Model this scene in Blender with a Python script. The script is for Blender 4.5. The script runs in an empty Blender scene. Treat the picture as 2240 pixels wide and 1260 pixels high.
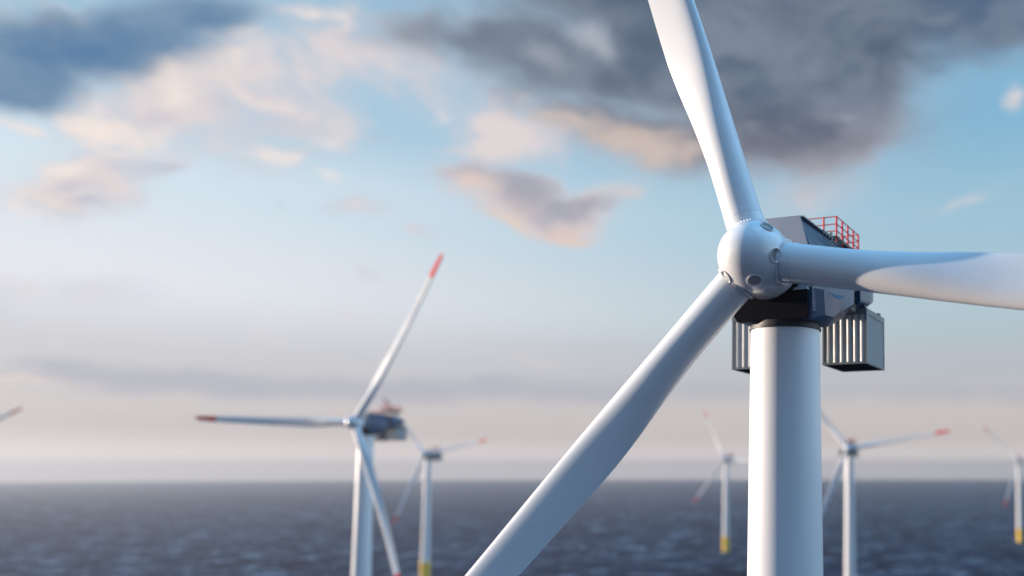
import bpy, bmesh, math, random
from mathutils import Vector, Matrix
R = math.radians
C = bpy.context.scene.collection
sc = bpy.context.scene
random.seed(4)

# ------------------------------------------------------------------ camera
CAM_H = 92.0
PITCH = R(4.2)
FPX = 2000.0                       # focal length in pixels of the 2240 px wide photograph
XP = 1720.0
YP = 1030.0 - FPX * math.tan(PITCH)
cam = bpy.data.cameras.new("camera")
camo = bpy.data.objects.new("camera", cam)
C.objects.link(camo)
camo.location = (0, 0, CAM_H)
camo.rotation_euler = (R(90) + PITCH, 0, 0)
cam.sensor_width = 36
cam.lens = FPX / 2240 * 36
cam.shift_x = (1120 - XP) / 2240
cam.shift_y = (YP - 630) / 2240
cam.clip_start = 0.5
cam.clip_end = 60000
cam.dof.use_dof = True
cam.dof.focus_distance = 61.0
cam.dof.aperture_fstop = 0.057
cam.dof.aperture_blades = 0
sc.camera = camo

# ------------------------------------------------------------------ exposure
sc.view_settings.view_transform = 'Standard'
sc.view_settings.look = 'None'
sc.view_settings.exposure = 0.9
sc.view_settings.gamma = 1.0
sc.cycles.max_bounces = 6
sc.cycles.diffuse_bounces = 3
sc.cycles.glossy_bounces = 3
sc.cycles.volume_bounces = 0
sc.cycles.caustics_reflective = False
sc.cycles.caustics_refractive = False
sc.cycles.sample_clamp_indirect = 4.0

# ------------------------------------------------------------------ sun
SUN_EL, SUN_BEHIND = 7.0, 12.0
sd = Vector((-math.cos(R(SUN_EL)) * math.cos(R(SUN_BEHIND)), math.cos(R(SUN_EL)) * math.sin(R(SUN_BEHIND)), math.sin(R(SUN_EL))))
sl = bpy.data.lights.new("sun", 'SUN')
sl.energy = 5.0
sl.angle = R(0.6)
sl.color = (1.0, 0.83, 0.68)
so = bpy.data.objects.new("sun", sl)
C.objects.link(so)
so.rotation_euler = sd.to_track_quat('Z', 'Y').to_euler()
so.location = (-200, 100, 300)


# ------------------------------------------------------------------ node helper
class NT:
    def __init__(s, tree):
        s.t = tree; s.n = tree.nodes; s.l = tree.links

    def new(s, typ, **kw):
        nd = s.n.new(typ)
        for k, v in kw.items():
            setattr(nd, k, v)
        return nd

    def put(s, sock, v):
        if v is None:
            return
        if isinstance(v, bpy.types.NodeSocket):
            s.l.new(v, sock)
        elif isinstance(v, (tuple, list)) and len(v) == 3 and sock.type == 'RGBA':
            sock.default_value = (*v, 1)
        else:
            sock.default_value = v

    def math(s, op, a, b=None, c=None, clamp=False):
        nd = s.new('ShaderNodeMath', operation=op, use_clamp=clamp)
        for i, v in enumerate((a, b, c)):
            s.put(nd.inputs[i], v)
        return nd.outputs[0]

    def vmath(s, op, a, b=None, scale=None):
        nd = s.new('ShaderNodeVectorMath', operation=op)
        s.put(nd.inputs[0], a)
        s.put(nd.inputs[1], b)
        if scale is not None:
            s.put(nd.inputs['Scale'], scale)
        return nd

    def mix(s, f, a, b, blend='MIX', clamp=False):
        nd = s.new('ShaderNodeMix', data_type='RGBA', blend_type=blend, clamp_result=clamp)
        s.put(nd.inputs[0], f); s.put(nd.inputs[6], a); s.put(nd.inputs[7], b)
        return nd.outputs[2]

    def ramp(s, f, stops, interp='LINEAR'):
        nd = s.new('ShaderNodeValToRGB')
        cr = nd.color_ramp; cr.interpolation = interp
        while len(cr.elements) < len(stops):
            cr.elements.new(0.5)
        for e, (p, c) in zip(cr.elements, stops):
            e.position = p
            e.color = (*c, 1) if len(c) == 3 else c
        s.put(nd.inputs[0], f)
        return nd.outputs[0]

    def noise(s, vec, scale, detail=4, rough=.5, dist=0.0, lac=2.0):
        nd = s.new('ShaderNodeTexNoise')
        s.put(nd.inputs['Vector'], vec)
        nd.inputs['Scale'].default_value = scale
        nd.inputs['Detail'].default_value = detail
        nd.inputs['Roughness'].default_value = rough
        nd.inputs['Lacunarity'].default_value = lac
        nd.inputs['Distortion'].default_value = dist
        return nd

    def maprange(s, v, a, b, c=0.0, d=1.0, smooth=True):
        nd = s.new('ShaderNodeMapRange', interpolation_type='SMOOTHSTEP' if smooth else 'LINEAR')
        s.put(nd.inputs[0], v)
        for i, x in enumerate((a, b, c, d)):
            s.put(nd.inputs[1 + i], x)
        return nd.outputs[0]


def lin(r, g, b):
    f = lambda v: (v / 255 / 12.92) if v / 255 <= .04045 else ((v / 255 + .055) / 1.055) ** 2.4
    return (f(r), f(g), f(b))


# ------------------------------------------------------------------ sky (world): directions only, as azimuth / elevation in degrees
def azel(px, py):
    u = (px - XP) / FPX
    w = (YP - py) / FPX
    d = Vector((u, math.cos(PITCH) - w * math.sin(PITCH), math.sin(PITCH) + w * math.cos(PITCH))).normalized()
    return math.degrees(math.atan2(d.x, d.y)), math.degrees(math.asin(d.z))


world = bpy.data.worlds.new("World")
sc.world = world
world.use_nodes = True
world.cycles.sampling_method = 'MANUAL'
world.cycles.sample_map_resolution = 1024
wt = world.node_tree
wt.nodes.clear()
W = NT(wt)
tc = W.new('ShaderNodeTexCoord')
sep = W.new('ShaderNodeSeparateXYZ')
W.l.new(tc.outputs['Generated'], sep.inputs[0])
az = W.math('MULTIPLY', W.math('ARCTAN2', sep.outputs[0], sep.outputs[1]), 180 / math.pi)
el = W.math('MULTIPLY', W.math('ARCSINE', sep.outputs[2]), 180 / math.pi)
comb = W.new('ShaderNodeCombineXYZ')
W.l.new(az, comb.inputs[0]); W.l.new(el, comb.inputs[1])
UV = comb.outputs[0]

nish = W.new('ShaderNodeTexSky')
nish.sky_type = 'NISHITA'
nish.sun_disc = False
nish.sun_elevation = R(SUN_EL)
nish.sun_rotation = R(-90 + SUN_BEHIND)
nish.air_density = 1.0
nish.dust_density = 0.6
nish.ozone_density = 1.5

# clear-air colour: bluer away from the sun (right), paler and warmer towards it (left)
def el_ramp(stops):
    return W.ramp(W.math('DIVIDE', el, 90.0, clamp=True), [(e / 90, lin(*c)) for e, c in stops], 'EASE')


rightc = el_ramp([(0, (232, 219, 213)), (3.0, (221, 209, 206)), (6.5, (196, 200, 207)), (10, (188, 209, 218)), (15, (168, 205, 224)), (22, (136, 190, 221)), (27, (124, 180, 214)), (45, (106, 174, 228)), (90, (104, 172, 226))])
leftc = el_ramp([(0, (228, 214, 211)), (2.6, (216, 205, 206)), (5.5, (214, 211, 216)), (10, (240, 241, 248)), (15, (224, 238, 248)), (20, (180, 213, 234)), (25, (156, 199, 226)), (45, (108, 176, 228)), (90, (104, 172, 226))])
fz = W.maprange(az, R(0) - 40, 14)
clear = W.mix(fz, leftc, rightc)
# unseen sky shaped for the shade: brightened blue at right, dark overcast behind viewer
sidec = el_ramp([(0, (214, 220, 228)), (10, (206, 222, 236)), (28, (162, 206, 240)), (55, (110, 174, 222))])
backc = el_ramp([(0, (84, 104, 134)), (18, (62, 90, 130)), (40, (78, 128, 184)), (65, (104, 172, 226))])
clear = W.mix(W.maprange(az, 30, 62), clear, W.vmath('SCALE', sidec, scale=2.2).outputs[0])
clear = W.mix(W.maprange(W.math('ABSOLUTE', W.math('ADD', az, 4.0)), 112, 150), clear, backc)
clear = W.vmath('SCALE', clear, scale=W.math('MULTIPLY', W.maprange(el, 30, 55, 1.0, 1.8), W.maprange(el, 0.0, 2.2, 1.7, 1.0))).outputs[0]  # overhead brightened to lift shade; low band brightened against haze dimming
nscaled = W.mix(1.0, nish.outputs[0], (0.10, 0.105, 0.115), 'MULTIPLY')
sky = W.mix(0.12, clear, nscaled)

# domain warp shared by the clouds
warp_n = W.noise(W.vmath('MULTIPLY', UV, (0.6, 1.0, 1.0)).outputs[0], 0.22, 5, .55)
warp = W.vmath('MULTIPLY', W.vmath('SUBTRACT', warp_n.outputs['Color'], (.5, .5, .5)).outputs[0], (7.0, 3.6, 0)).outputs[0]
UVW = W.vmath('ADD', UV, warp).outputs[0]
fine = W.noise(W.vmath('MULTIPLY', UVW, (0.55, 1.0, 1.0)).outputs[0], 0.42, 6, .58).outputs[0]
soft = W.noise(W.vmath('MULTIPLY', UVW, (0.6, 1.0, 1.0)).outputs[0], 0.26, 3, .5).outputs[0]
fine2 = W.noise(W.vmath('MULTIPLY', UVW, (0.55, 1.0, 1.0)).outputs[0], .85, 7, .64, .3).outputs[0]


def blobs(lst, vec):
    """each blob: photo px centre, px radii, tilt (deg, counter-clockwise), weight -> soft density field"""
    acc = None
    for (x, y, rx, ry, ang, w) in lst:
        a0, e0 = azel(x, y)
        a1, _ = azel(x + 50, y)
        _, e1 = azel(x, y - 50)
        sx, sy = (a1 - a0) / 50, (e1 - e0) / 50
        mp = W.new('ShaderNodeMapping', vector_type='TEXTURE')
        W.put(mp.inputs[0], vec)
        mp.inputs['Location'].default_value = (a0, e0, 0)
        mp.inputs['Rotation'].default_value = (0, 0, R(ang))
        mp.inputs['Scale'].default_value = (rx * sx, ry * sy, 1)
        ln = W.vmath('LENGTH', mp.outputs[0]).outputs['Value']
        b = W.maprange(ln, 1.25, 0.0, 0.0, w)
        acc = b if acc is None else W.math('MAXIMUM', W.math('MULTIPLY', W.math('ADD', acc, b), .78), W.math('MAXIMUM', acc, b))
    return acc


def layer(base, lst, noise, amp, lo, hi, col, vec=UVW, opacity=1.0):
    d = blobs(lst, vec)
    dd = W.math('ADD', d, W.math('MULTIPLY', W.math('MULTIPLY', W.math('SUBTRACT', noise, .5), amp), W.maprange(d, 0.0, .35)))
    al = W.math('MULTIPLY', W.maprange(dd, lo, hi), opacity)
    c = col(dd) if callable(col) else col
    return W.mix(al, base, c), dd


# 0 the rest of the sky, outside the photographed part: broken cloud of the same kind
out_mask = W.math('MAXIMUM', W.math('MAXIMUM', W.maprange(W.math('ABSOLUTE', W.math('ADD', az, 14.0)), 36, 60), W.maprange(el, 31, 44)), 0.0)
gen = W.noise(W.vmath('MULTIPLY', UVW, (.5, 1, 1)).outputs[0], .07, 6, .55).outputs[0]
gen_a = W.math('MULTIPLY', W.math('MULTIPLY', W.maprange(gen, .52, .70), out_mask), W.maprange(el, 3, 12))
sky = W.mix(gen_a, sky, W.ramp(gen, [(.52, lin(190, 196, 208)), (.62, lin(120, 136, 160)), (.72, lin(84, 102, 130))]))


# 1 pale veils and creamy cumulus on the left
veil = [(330, 230, 330, 140, 25, .9), (430, 130, 220, 110, 20, .8), (180, 390, 260, 90, 12, .95), (90, 420, 150, 60, 10, .8), (650, 120, 260, 150, 10, .6), (700, 30, 180, 60, 0, .8),
        (640, 250, 220, 70, -10, .55), (940, 200, 260, 120, 0, .5), (1120, 290, 170, 110, 10, .8), (1060, 350, 160, 60, 0, .5), (30, 640, 130, 60, 0, .6), (770, 465, 110, 36, 8, .65), (925, 530, 70, 28, 0, .55), (800, 585, 50, 24, 10, .4),
        (2215, 200, 50, 60, 30, .85), (2120, 435, 140, 24, 12, .45), (1850, 300, 150, 130, 30, .85), (1780, 440, 130, 80, 10, .6), (620, 440, 30, 30, 0, .5), (560, 200, 420, 170, 8, .62), (900, 120, 330, 150, 0, .6), (1130, 300, 220, 110, 10, .7), (520, 330, 220, 70, 5, .5), (200, 620, 300, 60, 0, .35), (-300, 350, 300, 120, 0, .7), (2600, 300, 300, 100, 10, .8)]
sky, _ = layer(sky, veil, fine, 1.7, .0, 1.15, lambda d: W.ramp(W.math('ADD', d, W.math('MULTIPLY', W.math('SUBTRACT', fine2, .5), 1.6)), [(0, lin(196, 208, 222)), (.35, lin(203, 207, 218)), (.7, lin(214, 210, 216)), (1, lin(226, 216, 216))]))
# 2 bright puffs
puff = [(620, 325, 70, 36, -20, .8), (690, 300, 70, 30, -15, .7), (715, 380, 55, 24, -25, .65), (385, 180, 70, 90, 10, .8), (200, 250, 120, 70, 20, .8), (290, 290, 170, 60, 10, .75), (60, 440, 120, 50, 0, .8), (90, 360, 140, 50, 25, .75), (1285, 75, 60, 40, 0, .5),
        (735, 40, 90, 30, -25, .7), (30, 258, 110, 20, -5, .9), (515, 120, 110, 70, 15, .6), (180, 340, 160, 60, 15, .6), (600, 220, 120, 50, 0, .4), (940, 240, 120, 40, 0, .35), (640, 20, 90, 30, 0, .6)]
sky, _ = layer(sky, puff, fine2, 2.4, .15, 1.2, lin(248, 233, 224), opacity=.9)
# 3 grey shading in the left cumulus
shade = [(150, 385, 130, 34, 5, .6), (195, 428, 80, 20, 2, .9), (470, 210, 60, 40, 10, .5), (400, 345, 90, 18, 10, .5), (830, 295, 100, 18, 0, .5), (300, 350, 180, 40, 8, .55), (350, 240, 120, 40, 20, .5), (600, 260, 160, 40, 0, .4)]
sky, _ = layer(sky, shade, fine2, 1.6, .1, 1.0, lin(188, 190, 206), opacity=.75)
# 4 small grey cloud in the middle with a peach underside
sky, _ = layer(sky, [(1160, 435, 220, 80, -10, .85), (1020, 390, 130, 60, 0, .7), (1330, 430, 140, 54, 25, .7), (1250, 500, 110, 34, 0, .7)], fine, 1.1, .05, .85, lambda d: W.ramp(d, [(.15, lin(206, 208, 218)), (.6, lin(217, 206, 207)), (1, lin(224, 203, 195))]))
sky, _ = layer(sky, [(1150, 415, 170, 56, -14, .95), (1290, 445, 130, 38, 14, .9), (1000, 380, 90, 34, 15, .5)], fine, 1.2, .05, 1.0, lin(163, 165, 180), opacity=.9)
sky, _ = layer(sky, [(1030, 400, 60, 26, 20, .7), (1120, 470, 90, 18, -12, .85), (1265, 512, 90, 16, 0, .9), (1400, 415, 40, 26, 20, .6)], fine, .7, .1, 1.0, lin(232, 208, 194), opacity=.8)
# from here on the layers are mixed as shaders, which keeps the shader's stack small
def background(col):
    b = W.new('ShaderNodeBackground')
    W.l.new(W.vmath('SCALE', col, scale=10.0).outputs[0], b.inputs['Color']) if isinstance(col, bpy.types.NodeSocket) else setattr(b.inputs['Color'], 'default_value', (*[c * 10 for c in col], 1))
    b.inputs['Strength'].default_value = 0.0536
    return b.outputs[0]


def mixsh(f, a, b):
    m = W.new('ShaderNodeMixShader')
    W.put(m.inputs[0], f); W.l.new(a, m.inputs[1]); W.l.new(b, m.inputs[2])
    return m.outputs[0]


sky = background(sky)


def slayer(base, lst, noise, amp, lo, hi, col, vec=UVW, opacity=1.0):
    d = blobs(lst, vec)
    dd = W.math('ADD', d, W.math('MULTIPLY', W.math('MULTIPLY', W.math('SUBTRACT', noise, .5), amp), W.maprange(d, 0.0, .35)))
    al = W.math('MULTIPLY', W.maprange(dd, lo, hi), opacity)
    return mixsh(al, base, background(col(dd) if callable(col) else col)), dd


# 5 the big dark banks
bank = [(1500, 110, 640, 220, -3, 1.0), (1680, 200, 460, 200, -8, 1.1), (2000, 50, 460, 170, 8, 1.0), (1010, 80, 300, 90, 8, .72), (1180, 150, 280, 130, 0, .75), (2260, 10, 260, 140, 14, 1.0), (1600, -60, 900, 150, 0, 1.1),
        (1330, 280, 280, 80, -10, .75), (1560, 330, 340, 90, -3, .85), (1880, 310, 120, 70, 20, .6), (1800, 250, 260, 130, 24, .85), (1800, 400, 180, 80, 20, .4), (2600, -60, 500, 140, 0, .9)]
warmlow = W.maprange(el, 24, 16.5)
blue_right = W.maprange(az, 5, 13)
darkcol = lambda d: W.mix(W.math('MULTIPLY', blue_right, .7), W.mix(W.math('MULTIPLY', warmlow, .8), darkramp(d), W.ramp(d, [(.2, lin(190, 190, 200)), (.6, lin(152, 152, 164)), (1, lin(122, 120, 132))])), W.ramp(d, [(.2, lin(150, 182, 206)), (.6, lin(104, 138, 168)), (1, lin(70, 100, 132))]))
darkramp = lambda d: W.ramp(W.math('ADD', d, W.math('MULTIPLY', W.math('SUBTRACT', fine, .5), .9)), [(.2, lin(186, 194, 206)), (.5, lin(150, 158, 172)), (.8, lin(112, 122, 138)), (1.0, lin(86, 101, 122))])
vary = W.maprange(W.math('ADD', W.math('MULTIPLY', soft, .6), W.math('MULTIPLY', fine, .4)), .38, .62)
darkcol2 = lambda d: W.mix(W.math('MULTIPLY', vary, .62), darkcol(d), W.mix(warmlow, lin(142, 153, 168), lin(168, 164, 172)))
UVS = W.vmath('ADD', UV, W.vmath('SCALE', warp, scale=.55).outputs[0]).outputs[0]
sky, dbank = slayer(sky, bank, fine, .75, -.02, .98, darkcol2, vec=UVS)
bank2 = [(480, 30, 170, 60, 8, .8), (250, 130, 260, 60, 16, .7), (120, 90, 380, 110, 14, 1.1), (-60, 150, 300, 110, 8, 1.0), (380, 60, 230, 90, 12, .95), (60, 190, 170, 70, 4, .85), (-400, 60, 400, 200, 0, 1.0)]
bank2ramp = lambda d: W.ramp(W.math('ADD', d, W.math('MULTIPLY', W.math('SUBTRACT', soft, .5), 1.3)), [(.2, lin(184, 188, 198)), (.45, lin(138, 152, 172)), (.75, lin(112, 142, 172)), (1.0, lin(84, 124, 164))])
sky, _ = slayer(sky, bank2, fine, .8, -.03, 1.0, lambda d: W.mix(W.math('MULTIPLY', vary, .6), bank2ramp(d), lin(142, 166, 188)), vec=UVS)

sky, _ = slayer(sky, [(30, 20, 60, 40, 0, .6), (150, 0, 60, 26, 0, .9)], fine, .8, .2, .9, lin(150, 190, 214), opacity=.7)
# 6 warm light under the big bank, soft lighter patches inside it
sky, _ = slayer(sky, [(1330, 285, 230, 60, -12, .95), (1420, 320, 150, 56, -5, .95), (1210, 248, 110, 26, -15, .5)], fine2, 1.3, .0, 1.25, lin(222, 202, 190), opacity=.75)
sky, _ = slayer(sky, [(1290, 80, 90, 60, 0, .85), (1180, 130, 120, 50, 0, .55), (1840, 245, 60, 22, 15, .5)], fine, .6, .15, 1.0, lin(186, 192, 202), opacity=.75)
# 7 thin grey bars low over the horizon
low = [(330, 830, 520, 44, 0, .95), (900, 850, 640, 40, 0, .9), (1560, 860, 800, 40, 0, .6), (100, 790, 200, 22, 0, .5), (-500, 820, 500, 44, 0, .7), (2300, 860, 500, 36, 0, .55), (500, 920, 500, 20, 0, .35), (1300, 760, 400, 16, 0, .3)]
sky, _ = slayer(sky, low, fine, 1.0, .0, 1.0, lin(181, 182, 194), opacity=.8, vec=UVS)
sky, _ = slayer(sky, [(60, 830, 260, 26, 0, .8), (560, 745, 90, 14, 0, .5), (110, 742, 50, 12, 0, .5), (740, 680, 110, 24, 0, .5), (1180, 800, 110, 18, 0, .5), (60, 620, 120, 40, 0, .5), (1750, 700, 200, 30, 0, .35)], fine2, 1.2, .1, 1.0, lin(230, 214, 210), opacity=.8)
sky = mixsh(W.maprange(el, -0.4, -3), sky, background(lin(70, 84, 104)))
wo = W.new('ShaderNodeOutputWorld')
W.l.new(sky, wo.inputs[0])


# ------------------------------------------------------------------ materials
def pmat(name, base, rough=.5, metal=0.0, spec=.5, coat=0.0, grime=0.0, gscale=.6, bump=0.0, bscale=2.0, coat_rough=.08):
    m = bpy.data.materials.new(name)
    m.use_nodes = True
    t = m.node_tree; t.nodes.clear(); N = NT(t)
    b = N.new('ShaderNodeBsdfPrincipled')
    o = N.new('ShaderNodeOutputMaterial')
    t.links.new(b.outputs[0], o.inputs[0])
    b.inputs['Metallic'].default_value = metal
    b.inputs['Specular IOR Level'].default_value = spec
    b.inputs['Coat Weight'].default_value = coat
    b.inputs['Coat Roughness'].default_value = coat_rough
    tcn = N.new('ShaderNodeTexCoord').outputs['Object']
    n1 = N.noise(tcn, gscale, 6, .6).outputs[0]
    if grime:
        streak = N.noise(N.vmath('MULTIPLY', tcn, (1, 1, .12)).outputs[0], gscale * 3, 5, .6).outputs[0]
        f = N.math('MULTIPLY', N.maprange(N.math('ADD', N.math('MULTIPLY', n1, .5), N.math('MULTIPLY', streak, .5)), .42, .72), grime)
        N.put(b.inputs['Base Color'], N.mix(f, base, tuple(c * k for c, k in zip(base, (.62, .58, .52)))))
    else:
        N.put(b.inputs['Base Color'], base)
    N.put(b.inputs['Roughness'], N.maprange(n1, .3, .7, max(.02, rough - .06), rough + .06))
    if bump:
        bp = N.new('ShaderNodeBump')
        bp.inputs['Strength'].default_value = bump
        bp.inputs['Distance'].default_value = .02
        N.put(bp.inputs['Height'], N.noise(tcn, bscale, 4, .5).outputs[0])
        t.links.new(bp.outputs[0], b.inputs['Normal'])
    return m


M = {
    'white': pmat('white_gelcoat', (.78, .785, .79), .32, spec=.5, coat=.25, grime=.10, gscale=.25, bump=.15, bscale=.5),
    'hub': pmat('glossy_hub_paint', (.76, .77, .78), .30, spec=.5, coat=1.0, grime=.08, gscale=.5, coat_rough=.06),
    'tower': pmat('white_tower_paint', (.78, .785, .79), .34, spec=.5, coat=.2, grime=.12, gscale=.2),
    'red': pmat('red_paint', (.92, .006, .008), .5, spec=.2),
    'rail': pmat('red_rail_paint', (.75, .010, .014), .6, spec=.2),
    'navy': pmat('blue_grey_panel', (.016, .056, .125), .33, metal=.05, spec=.4, grime=.2, gscale=.5),
    'grey': pmat('grey_panel', (.36, .37, .40), .35, spec=.5, grime=.35, gscale=.8),
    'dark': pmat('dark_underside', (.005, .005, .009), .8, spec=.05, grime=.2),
    'black': pmat('black_steel', (.012, .013, .016), .55),
    'cont': pmat('container_steel', (.46, .47, .47), .4, metal=.0, grime=.25, gscale=1.2),
    'contf': pmat('container_frame', (.17, .19, .20), .45, metal=.2, grime=.3),
    'bolt': pmat('bolt_steel', (.45, .47, .5), .3, metal=.9),
    'port': pmat('port_sunlit_tint', (.95, .52, .27), .6),  # orange base painted as sunlight falling on the hub interior
    'yellow': pmat('yellow_paint', (.92, .60, .004), .45, grime=.25, gscale=.5),
}


# ------------------------------------------------------------------ mesh helpers
def link(name, bm, mat, parent=None, smooth=None, kind=None):
    bmesh.ops.recalc_face_normals(bm, faces=bm.faces[:])
    me = bpy.data.meshes.new(name)
    bm.to_mesh(me); bm.free()
    me.materials.append(M[mat] if isinstance(mat, str) else mat)
    if smooth is not None:
        for p in me.polygons:
            p.use_smooth = True
        me.set_sharp_from_angle(angle=R(smooth))
    o = bpy.data.objects.new(name, me)
    C.objects.link(o)
    if parent:
        o.parent = parent
    if kind:
        o['kind'] = kind
    return o


def box(bm, x0, x1, y0, y1, z0, z1, m=None, bev=0.0):
    r = bmesh.ops.create_cube(bm, size=1)
    vs = r['verts']
    for v in vs:
        v.co = Vector(((x0 + x1) / 2 + v.co.x * (x1 - x0), (y0 + y1) / 2 + v.co.y * (y1 - y0), (z0 + z1) / 2 + v.co.z * (z1 - z0)))
    if bev:
        es = {e for v in vs for e in v.link_edges}
        r2 = bmesh.ops.bevel(bm, geom=list(es), offset=bev, segments=2, affect='EDGES')
        vs = list({v for f in r2['faces'] for v in f.verts} | {v for v in vs if v.is_valid})
    if m is not None:
        bmesh.ops.transform(bm, matrix=m, verts=vs)


def tube(bm, p, q, r, n=8, r2=None):
    p, q = Vector(p), Vector(q)
    d = q - p
    mt = Matrix.Translation((p + q) / 2) @ d.to_track_quat('Z', 'Y').to_matrix().to_4x4()
    bmesh.ops.create_cone(bm, cap_ends=True, segments=n, radius1=r, radius2=r if r2 is None else r2, depth=d.length, matrix=mt)


def loft(bm, rings, cap=True):
    """rings: lists of equal length of points; closed in the ring direction"""
    vv = [[bm.verts.new(p) for p in rg] for rg in rings]
    n = len(vv[0])
    for a, b in zip(vv, vv[1:]):
        for i in range(n):
            bm.faces.new((a[i], a[(i + 1) % n], b[(i + 1) % n], b[i]))
    if cap:
        for rg in (vv[0], vv[-1]):
            try:
                bm.faces.new(rg)
            except ValueError:
                pass
    return vv


def lathe(bm, prof, n=64, axis='Z'):
    """prof: (radius, height) pairs round the given axis"""
    rings = []
    for (r, h) in prof:
        rg = []
        for i in range(n):
            a = 2 * math.pi * i / n
            c, s = r * math.cos(a), r * math.sin(a)
            rg.append((c, s, h) if axis == 'Z' else ((h, c, s) if axis == 'X' else (c, h, s)))
        rings.append(rg)
    return loft(bm, rings)


# ------------------------------------------------------------------ sea
def sea_material():
    m = bpy.data.materials.new('sea_water'); m.use_nodes = True
    t = m.node_tree; t.nodes.clear(); N = NT(t)
    b = N.new('ShaderNodeBsdfDiffuse'); g = N.new('ShaderNodeBsdfAnisotropic'); o = N.new('ShaderNodeOutputMaterial')
    mx = N.new('ShaderNodeMixShader')
    t.links.new(b.outputs[0], mx.inputs[1]); t.links.new(g.outputs[0], mx.inputs[2]); t.links.new(mx.outputs[0], o.inputs[0])
    P = N.new('ShaderNodeNewGeometry').outputs['Position']
    st = N.vmath('MULTIPLY', P, (.72, 1.0, 1.0)).outputs[0]
    swell = N.noise(st, .010, 4, .6, .4).outputs[0]
    wave = N.noise(st, .042, 6, .62, .6).outputs[0]
    chop = N.noise(st, .17, 5, .6).outputs[0]
    h = N.math('ADD', N.math('MULTIPLY', swell, 4.0), N.math('ADD', N.math('MULTIPLY', wave, 3.2), N.math('MULTIPLY', chop, 1.3)))
    bp = N.new('ShaderNodeBump'); bp.inputs['Strength'].default_value = 1.0; bp.inputs['Distance'].default_value = 1.0
    N.put(bp.inputs['Height'], h); t.links.new(bp.outputs[0], b.inputs['Normal']); t.links.new(bp.outputs[0], g.inputs['Normal'])
    patch = N.maprange(N.noise(st, .0035, 3, .5).outputs[0], .35, .62, .35, 1.0)
    foam = N.math('MULTIPLY', N.maprange(N.math('ADD', N.math('MULTIPLY', wave, .7), N.math('MULTIPLY', chop, .3)), .53, .60), patch)
    tone = N.maprange(N.math('ADD', N.math('MULTIPLY', wave, .5), N.math('MULTIPLY', swell, .5)), .38, .62)
    deep = N.mix(tone, (.0006, .005, .020), (.006, .020, .055))
    N.put(b.inputs['Color'], N.mix(N.math('MULTIPLY', foam, .85), deep, (.30, .36, .43)))
    g.inputs['Roughness'].default_value = .33
    g.inputs['Color'].default_value = (.9, .95, 1, 1)
    N.put(mx.inputs[0], N.maprange(tone, 0, 1, .006, .045, smooth=False))
    return m


SEA_R = 9500.0
bm = bmesh.new()
rings = [[(r * math.cos(2 * math.pi * i / 160), r * math.sin(2 * math.pi * i / 160), 0) for i in range(160)] for r in (1, 60, 150, 400, 1000, 2200, 4500, SEA_R)]
loft(bm, rings, cap=False)
bm.faces.new([v for v in bm.verts][:160])
sea = link('sea', bm, sea_material(), kind='structure')


# ------------------------------------------------------------------ turbine, nacelle frame: x = right seen from the front, -y = towards the rotor, z up, origin at sea level under the tower
HUB = 105.0
ROT = Matrix.Translation((0, -5.2 * math.cos(R(5)), HUB + 5.2 * math.sin(R(5)))) @ Matrix(((1, 0, 0, 0), (0, math.sin(R(5)), -math.cos(R(5)), 0), (0, math.cos(R(5)), math.sin(R(5)), 0), (0, 0, 0, 1)))
# rotor frame columns: h, v (up), a (upwind)


def interp(tab, s):
    for (s0, v0), (s1, v1) in zip(tab, tab[1:]):
        if s <= s1:
            t = (s - s0) / (s1 - s0)
            t = t * t * (3 - 2 * t) if len(tab) < 5 else t
            return v0 + (v1 - v0) * t
    return tab[-1][1]


def catmull(tab, s):
    k = 0
    while k < len(tab) - 2 and s > tab[k + 1][0]:
        k += 1
    p1, p2 = tab[k], tab[k + 1]
    p0 = tab[k - 1] if k else p1
    p3 = tab[k + 2] if k + 2 < len(tab) else p2
    L = p2[0] - p1[0]
    t = min(1, max(0, (s - p1[0]) / L))
    m1 = (p2[1] - p0[1]) / (p2[0] - p0[0]) * L if k else (p2[1] - p1[1])
    m2 = (p3[1] - p1[1]) / (p3[0] - p1[0]) * L if k + 2 < len(tab) else (p2[1] - p1[1])
    t2, t3 = t * t, t * t * t
    return (2 * t3 - 3 * t2 + 1) * p1[1] + (t3 - 2 * t2 + t) * m1 + (-2 * t3 + 3 * t2) * p2[1] + (t3 - t2) * m2


CHORD = [(1.9, 2.5), (4.5, 2.47), (7.5, 2.52), (10.5, 2.78), (13.5, 3.13), (16.5, 3.28), (21, 3.15), (27, 2.9), (38, 2.5), (50, 2.1), (58, 1.65), (61, 1.25), (62, .45)]
LEAD = [(1.9, 1.25), (7.5, 1.26), (16.5, 1.36), (27, 1.14), (38, .88), (50, .70), (58, .52), (61, .42), (62, .16)]
BLEND = [(1.9, 0), (4.0, .02), (8.0, .35), (13, .85), (17, 1), (62, 1)]
TWIST = [(1.9, 6), (10, 6), (17, 5), (30, 3), (45, 1), (62, 0)]
THICK = [(1.9, 1), (8, .72), (13, .45), (20, .31), (30, .25), (62, .18)]
PREBEND = [(1.9, 0), (20, .1), (40, .8), (62, 2.6)]


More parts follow.
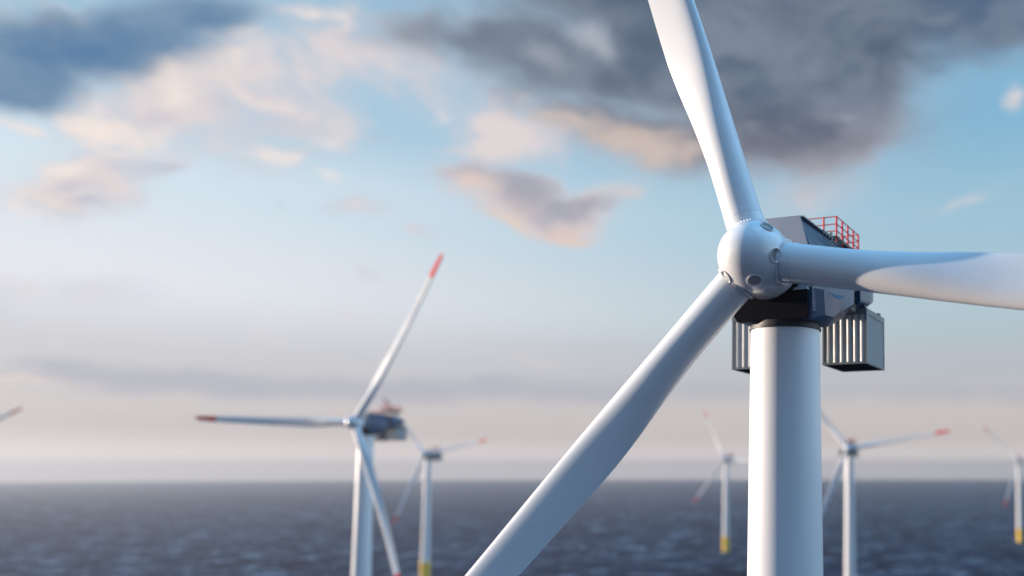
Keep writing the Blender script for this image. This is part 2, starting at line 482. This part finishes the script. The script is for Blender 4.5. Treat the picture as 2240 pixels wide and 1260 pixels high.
def section(s, n=48):
    ch, le, bl, tw, th = (catmull(CHORD, s), catmull(LEAD, s), catmull(BLEND, s), R(catmull(TWIST, s)), catmull(THICK, s))
    pts = []
    for i in range(n):
        a = 2 * math.pi * i / n
        # circle, leading edge at -y
        cx, cz = -math.cos(a), math.sin(a)
        y_c, z_c = cx * ch / 2 - le + ch / 2, cz * ch / 2
        xc = (1 - math.cos(a)) / 2
        yt = 5 * th * (.2969 * math.sqrt(max(xc, 0)) - .1260 * xc - .3516 * xc ** 2 + .2843 * xc ** 3 - .1036 * xc ** 4)
        camb = .03 * math.sin(math.pi * xc)
        za = ((yt * .9 if math.sin(a) >= 0 else -yt * 1.1) - camb) * ch
        y_a = xc * ch - le
        y = y_c * (1 - bl) + y_a * bl
        z = z_c * (1 - bl) + za * bl
        # twist: leading edge turns upwind (+z)
        yy = y * math.cos(tw) + z * math.sin(tw)
        zz = -y * math.sin(tw) + z * math.cos(tw)
        pts.append((s, yy, zz + catmull(PREBEND, s)))
    return pts


TIP0 = 53.5


def blade_bm(s0, s1, step):
    bm = bmesh.new()
    k = max(2, int((s1 - s0) / step))
    ss = [s0 + (s1 - s0) * i / k for i in range(k + 1)]
    if s1 > 61.9:
        ss = ss[:-1] + [61.3, 61.7, 61.9, 62.0]
        ss = sorted(set(ss))
    loft(bm, [section(s) for s in ss])
    return bm


def make_turbine():
    root = bpy.data.objects.new('wind_turbine', None)
    C.objects.link(root)
    root.empty_display_size = 5
    # ---- tower
    bm = bmesh.new()
    zt = HUB - 3.45
    prof = []
    rad = lambda z: 2.37 + (zt - z) * .0122
    z = 17.6
    lathe(bm, [(rad(17.6) + .12, 17.0), (rad(17.6) + .12, 17.5)] + [(rad(zz), zz) for zz in (17.6, 30, 45, 60, 75, 90, 97, zt)], 96)
    tower = link('tower', bm, 'tower', root, 40)
    for zz in (38.0, 62.0, 84.0):
        bm = bmesh.new()
        lathe(bm, [(rad(zz) + .004, zz - .05), (rad(zz) + .016, zz - .03), (rad(zz) + .016, zz + .03), (rad(zz) + .004, zz + .05)], 96)
        link('flange_seam', bm, 'tower', tower, 30)
    # ---- yellow foundation piece with platform and boat landing
    bm = bmesh.new()
    lathe(bm, [(3.75, -12), (3.75, 16.2), (4.6, 16.3), (4.6, 16.95), (3.4, 16.98)], 64)
    found = link('foundation', bm, 'yellow', root, 40)
    bm = bmesh.new()
    for sx in (-.7, .7):
        tube(bm, (sx, -4.35, -3), (sx, -4.35, 16.5), .14, 10)
    for i in range(24):
        tube(bm, (-.7, -4.35, .6 + i * .65), (.7, -4.35, .6 + i * .65), .05, 6)
    for zz in (2, 7, 12):
        for sx in (-.7, .7):
            tube(bm, (sx, -4.35, zz), (sx, -3.6, zz), .1, 8)
    link('boat_ladder', bm, 'yellow', found, 40)
    bm = bmesh.new()
    for i in range(28):
        a = 2 * math.pi * i / 28
        tube(bm, (4.5 * math.cos(a), 4.5 * math.sin(a), 16.9), (4.5 * math.cos(a), 4.5 * math.sin(a), 18.1), .04, 6)
    for zz in (17.5, 18.1):
        for i in range(56):
            a, b = 2 * math.pi * i / 56, 2 * math.pi * (i + 1) / 56
            tube(bm, (4.5 * math.cos(a), 4.5 * math.sin(a), zz), (4.5 * math.cos(b), 4.5 * math.sin(b), zz), .04, 6)
    link('guard_rail', bm, 'yellow', found, 40)
    # ---- yaw bearing
    bm = bmesh.new()
    lathe(bm, [(2.30, zt - .02), (2.47, zt + .01), (2.47, zt + .16), (2.36, zt + .18), (2.36, zt + .5)], 96)
    link('yaw_bearing', bm, 'black', root, 30)

    # ---- nacelle body: faceted section
    def sec(y, top, tw, sh, w, lo, bot, bw, dx=0.0):
        return [(dx - tw, y, HUB + top), (dx + tw, y, HUB + top), (dx + w, y, HUB + sh), (dx + w, y, HUB + lo), (dx + bw, y, HUB + bot), (dx - bw, y, HUB + bot), (dx - w, y, HUB + lo), (dx - w, y, HUB + sh)]
    bm = bmesh.new()
    loft(bm, [sec(-2.15, 3.72, 1.90, 1.3, 2.70, -2.45, -3.02, 2.55),
              sec(1.8, 3.80, 1.92, 1.2, 3.0, -2.2, -3.02, 2.45),
              sec(3.6, 3.80, 1.92, 1.1, 3.0, -1.6, -2.6, 2.2),
              sec(6.6, 3.75, 1.90, 1.0, 3.0, -.6, -1.7, 2.0)])
    bmesh.ops.bevel(bm, geom=bm.edges[:], offset=.05, segments=2, affect='EDGES')
    nac = link('nacelle', bm, 'navy', root, 25)
    # tail behind the dark recess
    bm = bmesh.new()
    loft(bm, [sec(8.2, 3.6, 1.9, 1.4, 3.0, -.1, -.9, 2.1), sec(11.5, 3.2, 1.9, 1.6, 2.9, .3, -.45, 1.9), sec(14.2, 2.9, 1.5, 1.9, 2.4, .9, .3, 1.5), sec(16.2, 2.6, .8, 2.1, 1.4, 1.4, 1.1, .7)])
    bmesh.ops.bevel(bm, geom=bm.edges[:], offset=.06, segments=2, affect='EDGES')
    link('tail', bm, 'navy', nac, 25)
    bm = bmesh.new()
    box(bm, -2.6, 2.6, 6.55, 8.25, HUB - .9, HUB + 3.3)
    for k in range(7):
        box(bm, 2.6, 2.72, 6.7, 8.1, HUB - .5 + k * .5, HUB - .42 + k * .5)
    link('air_intake', bm, 'black', nac)
    # front panel (grey) over the rotor side of the body
    bm = bmesh.new()
    f = [(-1.90, 3.90), (1.90, 3.90), (2.62, 1.30), (2.62, -.98), (-2.62, -.98), (-2.62, 1.30)]
    loft(bm, [[(x, -2.28, HUB + z) for x, z in f], [(x, -2.14, HUB + z) for x, z in f]])
    bmesh.ops.bevel(bm, geom=bm.edges[:], offset=.03, segments=2, affect='EDGES')
    link('front_panel', bm, 'grey', nac, 30)
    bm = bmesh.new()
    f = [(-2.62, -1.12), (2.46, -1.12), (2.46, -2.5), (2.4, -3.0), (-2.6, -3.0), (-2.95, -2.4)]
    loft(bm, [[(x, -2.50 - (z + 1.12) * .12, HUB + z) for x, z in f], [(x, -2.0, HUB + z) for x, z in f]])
    link('chin_panel', bm, 'dark', nac, 30)  # near-black base stands in for the shade on this unlit face
    bm = bmesh.new()
    box(bm, -2.60, 2.5, -2.55, -2.15, HUB - 1.14, HUB - .97, bev=.02)
    link('ledge', bm, 'cont', nac, 30)
    # roof slab, its edge seen from below
    bm = bmesh.new()
    box(bm, -2.0, 2.1, -2.10, 4.3, HUB + 3.83, HUB + 3.93, bev=.02)
    box(bm, -2.0, 1.95, 4.3, 6.6, HUB + 3.82, HUB + 3.90, bev=.02)
    roof = link('roof', bm, 'grey', nac, 30)
    bm = bmesh.new()
    box(bm, -1.4, .2, 1.6, 3.4, HUB + 3.93, HUB + 4.15, bev=.04)
    link('roof_hatch', bm, 'grey', roof, 30)
    # side ladder under the roof edge
    bm = bmesh.new()
    ya, yb = 1.0, 5.4
    for zz in (3.68, 3.14):
        tube(bm, (2.42, ya, HUB + zz), (2.42, yb, HUB + zz), .035, 8)
    for k in range(8):
        y = ya + (yb - ya) * k / 7
        tube(bm, (2.42, y, HUB + 3.14), (2.42, y, HUB + 3.68), .028, 6)
    for y in (ya + .1, yb - .1):
        tube(bm, (2.42, y, HUB + 3.68), (2.0, y, HUB + 3.68), .028, 6)
    link('side_ladder', bm, 'contf', nac, 40)
    # lower side fairings (facets behind the tower head)
    bm = bmesh.new()
    loft(bm, [[(2.55, -2.0, HUB - .9), (3.2, -1.2, HUB - 1.0), (3.1, -.6, HUB - 2.6), (2.5, -1.9, HUB - 2.95)],
              [(2.9, 1.2, HUB - .7), (3.35, 1.4, HUB - 1.2), (3.1, 1.4, HUB - 2.4), (2.6, 1.2, HUB - 3.0)],
              [(2.9, 3.8, HUB - .4), (3.1, 3.9, HUB - .6), (3.05, 4.0, HUB - 1.2), (2.7, 3.9, HUB - 1.9)]])
    link('side_fairing', bm, 'navy', nac, 20)
    # ---- helicopter deck and red railing
    bm = bmesh.new()
    box(bm, -3.4, .72, 9.6, 15.9, HUB + 5.28, HUB + 5.55, bev=.03)
    for y in (10.2, 12.6, 15.2):
        box(bm, -3.0, .4, y - .12, y + .12, HUB + 4.9, HUB + 5.28)
    for x in (-2.6, .2):
        for y in (10.4, 13.0):
            tube(bm, (x, y, HUB + 2.9), (x, y, HUB + 5.3), .14, 8)
    tube(bm, (.2, 10.4, HUB + 3.3), (.2, 15.2, HUB + 5.2), .09, 8)
    box(bm, .30, .95, 7.2, 9.6, HUB + 4.05, HUB + 4.2)
    box(bm, .30, .95, 8.4, 9.6, HUB + 4.7, HUB + 4.8)
    deck = link('helicopter_deck', bm, 'black', root, 30)
    bm = bmesh.new()
    X0, X1, Y0, Y1 = -3.35, .66, 9.7, 15.85
    for zz in (5.95, 6.5, 7.1):
        pts = [(X0, Y0), (X1, Y0), (X1, Y1), (X0, Y1), (X0, Y0)]
        for p, q in zip(pts, pts[1:]):
            tube(bm, (*p, HUB + zz), (*q, HUB + zz), .042, 8)
    rail = link('railing', bm, 'rail', deck, 40)
    pp = [(X0, Y0), (-2.0, Y0), (-.4, Y0), (X1, Y0)] + [(X1, Y0 + (Y1 - Y0) * k / 4) for k in (1, 2, 3, 4)] + [(X0, Y0 + (Y1 - Y0) * k / 4) for k in (1, 2, 3, 4)] + [(-.7, Y1), (-2.0, Y1)]
    for (x, y) in pp:
        bm = bmesh.new()
        tube(bm, (x, y, HUB + 5.0), (x, y, HUB + 7.13), .075, 8)
        link('railing_post', bm, 'rail', deck, 40)
    # railing along the left roof edge
    bm = bmesh.new()
    for zz in (4.35, 4.75, 5.15):
        tube(bm, (-2.0, 3.6, HUB + zz), (-2.0, 9.4, HUB + zz), .055, 8)
    for k in range(6):
        y = 3.6 + 5.8 * k / 5
        tube(bm, (-2.0, y, HUB + 3.85), (-2.0, y, HUB + 5.18), .06, 8)
    link('roof_railing', bm, 'rail', nac, 40)

    bm = bmesh.new()
    tube(bm, (-.9, 12.0, HUB + 5.5), (-.9, 12.0, HUB + 6.4), .05, 8)
    tube(bm, (-1.3, 12.0, HUB + 6.3), (-.5, 12.0, HUB + 6.3), .03, 6)
    box(bm, -.62, -.42, 11.9, 12.1, HUB + 6.28, HUB + 6.48)
    link('wind_sensor', bm, 'contf', deck, 40)
    # ---- cooler containers slung under the tail
    def container(x0, x1, y0, y1, z0, z1):
        bm = bmesh.new()
        box(bm, x0 + .10, x1 - .12, y0 + .30, y1 - .3, z0 + .1, z1 - .1)          # inner body
        n = round((x1 - x0 - .4) / .54)
        p = (x1 - x0 - .36) / n
        for (yo, yi) in ((y0 + .03, y0 + .17), (y1 - .03, y1 - .17)):              # deep trapezoid corrugation in front and behind
            prof = []
            for i in range(n):
                xx = x0 + .18 + i * p
                prof += [(xx, yi), (xx + .12 * p, yi), (xx + .46 * p, yo), (xx + .66 * p, yo), (xx + .92 * p, yi)]
            prof.append((x1 - .18, yi))
            yb = yi + (.06 if yi < (y0 + y1) / 2 else -.06)
            for q, w in zip(prof, prof[1:]):
                vs = [bm.verts.new(c) for c in ((*q, z0 + .15), (*w, z0 + .15), (*w, z1 - .3), (*q, z1 - .3))]
                bm.faces.new(vs)
            for zz in (z0 + .15, z1 - .3):
                vs = [bm.verts.new((*q, zz)) for q in prof] + [bm.verts.new((x1 - .18, yb, zz)), bm.verts.new((x0 + .18, yb, zz))]
                bm.faces.new(vs)
        y = y0 + .30
        while y < y1 - .2:                                                         # finer corrugation on the ends
            box(bm, x1 - .13, x1 - .05, y, y + .13, z0 + .16, z1 - .24)
            box(bm, x0 + .05, x0 + .12, y, y + .13, z0 + .16, z1 - .24)
            y += .26
        o = link('cooling_container', bm, 'cont', root)
        bm = bmesh.new()
        for (zl, zh_) in ((z0, z0 + .17), (z1 - .46, z1)):
            box(bm, x0, x1, y0, y0 + .2, zl, zh_); box(bm, x0, x1, y1 - .2, y1, zl, zh_)
            box(bm, x0, x0 + .2, y0 + .2, y1 - .2, zl, zh_); box(bm, x1 - .2, x1, y0 + .2, y1 - .2, zl, zh_)
        for xx in (x0, x1 - .16):
            for yy in (y0 - .0, y1 - .16):
                box(bm, xx + .01, xx + .15, yy + .01, yy + .15, z0 + .17, z1 - .46)
        link('container_frame', bm, 'contf', o)
        bm = bmesh.new()
        box(bm, x0 + .2, x1 - .2, y0 + .2, y1 - .2, z0 + .02, z0 + .09)
        for k in range(3):
            yy = y0 + (y1 - y0) * (k + 1) / 4
            box(bm, x0 + .2, x1 - .2, yy - .08, yy + .08, z0 - .01, z0 + .02)
        link('container_floor', bm, 'dark', o)
        return o
    container(-.66, 3.0, 10.0, 15.45, HUB - 4.66, HUB - .30)
    container(-8.4, -3.6, 9.8, 15.2, HUB - 4.74, HUB - .34)
    bm = bmesh.new()
    for y in (10.4, 14.8):
        box(bm, -8.2, 2.8, y - .2, y + .2, HUB - .30, HUB + .02)
    for x in (-7.6, -3.2, 0.4, 2.2):
        tube(bm, (x * .5, 9.2, HUB + .4), (x, 10.4, HUB - .2), .12, 8)
        box(bm, x - .1, x + .1, 9.9, 15.0, HUB - .02, HUB + .16)
    tube(bm, (-8.0, 10.4, HUB - .1), (-2.6, 10.6, HUB + 1.6), .12, 8)
    tube(bm, (-8.0, 14.8, HUB - .1), (-1.6, 14.0, HUB + 1.2), .12, 8)
    link('hanger_frame', bm, 'black', root, 30)

    # ---- hub
    hub_m = ROT
    bm = bmesh.new()
    prof = [(1.3, -2.6), (1.95, -2.35), (2.14, -1.9), (2.24, -1.2), (2.28, -.5), (2.3, .3)]
    for k in range(1, 22):
        t = .3 + 2.7 * math.sin(k / 22 * math.pi / 2)
        prof.append((2.3 * math.sqrt(max(0, 1 - ((t - .3) / 2.7) ** 2)), t))
    prof.append((.02, 3.0))
    lathe(bm, prof, 96)
    hub = link('hub', bm, 'hub', root, 40)
    hub.matrix_local = hub_m
    cutters = bmesh.new()
    ports = []
    for al in (348, 48, 288, 228):
        t = 1.62
        rr = 2.3 * math.sqrt(1 - ((t - .3) / 2.7) ** 2)
        n = Vector((rr / 2.3 ** 2, 0, (t - .3) / 2.7 ** 2)).normalized()
        mt = Matrix.Rotation(R(al), 4, 'Z') @ Matrix.Translation((rr, 0, t)) @ n.to_track_quat('Z', 'Y').to_matrix().to_4x4()
        ports.append(mt)
        bmesh.ops.create_cone(cutters, cap_ends=True, segments=40, radius1=.43, radius2=.43, depth=.7, matrix=mt)
    cm = bpy.data.meshes.new('cut'); cutters.to_mesh(cm); cutters.free()
    co = bpy.data.objects.new('cut', cm); C.objects.link(co); co.matrix_world = hub_m
    md = hub.modifiers.new('b', 'BOOLEAN'); md.object = co; md.operation = 'DIFFERENCE'; md.solver = 'EXACT'
    bpy.context.view_layer.update()
    dg = bpy.context.evaluated_depsgraph_get()
    me2 = bpy.data.meshes.new_from_object(hub.evaluated_get(dg))
    hub.modifiers.clear(); hub.data = me2
    for p in me2.polygons:
        p.use_smooth = True
    me2.set_sharp_from_angle(angle=R(40))
    bpy.data.objects.remove(co)
    for mt in ports:
        bm = bmesh.new()
        lathe(bm, [(.40, -.06), (.43, .0), (.47, .03), (.44, .045), (.405, .03), (.40, -.06)], 40)
        bmesh.ops.transform(bm, matrix=mt, verts=bm.verts[:])
        pr = link('porthole', bm, 'tower', hub, 40)
        bm = bmesh.new()
        bmesh.ops.create_circle(bm, cap_ends=True, segments=40, radius=.425, matrix=mt @ Matrix.Translation((0, 0, -.20)))
        tube(bm, mt @ Vector((0, -.36, -.17)), mt @ Vector((0, .36, -.17)), .022, 6)
        link('porthole_lit_backing', bm, 'port', pr)  # orange disc stands in for the sunlit inside of the hub
    # nose seam and the dark gap ring between hub and nacelle
    bm = bmesh.new()
    lathe(bm, [(2.0, -3.3), (2.0, -2.5)], 64)
    o = link('shaft_cover', bm, 'dark', root, 40); o.matrix_local = hub_m

    # ---- blades
    BLADE_M = []
    bmesh_b = blade_bm(2.85, TIP0, .7)
    b0 = link('blade', bmesh_b, 'white', root, 60)
    tip = link('blade_tip', blade_bm(TIP0, 62, .7), 'red', b0, 60)
    bm = bmesh.new()
    lathe(bm, [(1.30, 1.0), (1.30, 1.95), (1.44, 1.98), (1.44, 2.10), (1.27, 2.13), (1.26, 2.80), (1.235, 2.815), (1.235, 2.86)], 72, axis='X')
    link('blade_root', bm, 'hub', b0, 30)
    bm = bmesh.new()
    lathe(bm, [(1.33, 2.09), (1.415, 2.09), (1.415, 2.125), (1.33, 2.125), (1.33, 2.09)], 72, axis='X')
    for i in range(44):
        a = 2 * math.pi * i / 44
        p = Vector((0, 1.36 * math.cos(a), 1.37 * math.sin(a)))
        tube(bm, p + Vector((2.09, 0, 0)), p + Vector((2.165, 0, 0)), .045, 6)
    link('bolt_ring', bm, 'hub', b0, 40)
    return root


def children(o):
    return [c for c in bpy.data.objects if c.parent == o]


def copy_tree(o, parent=None):
    c = o.copy()
    C.objects.link(c)
    c.parent = parent
    for ch in children(o):
        copy_tree(ch, c)
    return c


def base_name(o):
    return o.name.split('.')[0]


CONE = Matrix.Rotation(-R(2.5), 4, 'Y')


def pose(root, x, y, yaw, phi, dz=0.0):
    root.location = (x, y, dz)
    root.rotation_euler = (0, 0, -R(yaw))
    bl = [c for c in children(root) if base_name(c) == 'blade']
    for k, b in enumerate(bl):
        b.matrix_local = ROT @ Matrix.Rotation(R(phi + 120 * k), 4, 'Z') @ CONE
    return root


PHI0 = -11.05
t0 = make_turbine()
b0 = [c for c in children(t0) if base_name(c) == 'blade'][0]
copy_tree(b0, t0); copy_tree(b0, t0)
SPOTS = [
    (-.07, 62.3, 20.7, PHI0, 0.0, 'largest white wind turbine in sharp focus, with portholes on its rounded hub'),
    (-137.5, 299.1, 17.6, 58.0, 2.0, 'wind turbine with dark blue nacelle seen side-on, one blade pointing level to the left'),
    (-296.4, 757.9, 14.1, 10.1, 0.0, 'hazy wind turbine just right of the one with the side-on blue nacelle, yellow foot'),
    (38.3, 555.5, 14.9, 8.35, 0.0, 'hazy wind turbine directly right of the big foreground tower, its blade reaching right'),
    (-69.0, 1051.8, 27.5, -4.9, 0.0, 'small blurred wind turbine with yellow foot just left of the big foreground tower'),
    (303.2, 1195.7, 23.0, 14.3, 0.0, 'small pale wind turbine with yellow foot, cut off by the right edge'),
    (-556.5, 600.0, -6.0, 26.0, 0.0, 'wind turbine past the left edge, only one red tipped blade end showing'),
]
for i, (x, y, yaw, phi, dz, lab) in enumerate(SPOTS):
    t = t0 if i == 0 else copy_tree(t0)
    pose(t, x, y, yaw, phi, dz)
    t['label'] = lab
    t['category'] = 'wind turbine'
    t['group'] = 'wind turbines standing in the sea'

# ------------------------------------------------------------------ haze over the sea
hm = bpy.data.materials.new('sea_haze'); hm.use_nodes = True
ht = hm.node_tree; ht.nodes.clear()
pv = ht.nodes.new('ShaderNodeVolumePrincipled'); ho = ht.nodes.new('ShaderNodeOutputMaterial')
pv.inputs['Color'].default_value = (.345, .38, .435, 1)
pv.inputs['Density'].default_value = 1.6e-4
pv.inputs['Anisotropy'].default_value = 0.4
ht.links.new(pv.outputs[0], ho.inputs['Volume'])
bm = bmesh.new()
box(bm, -10000, 10000, -10000, 10000, -13, 180)
link('haze', bm, hm, kind='stuff')
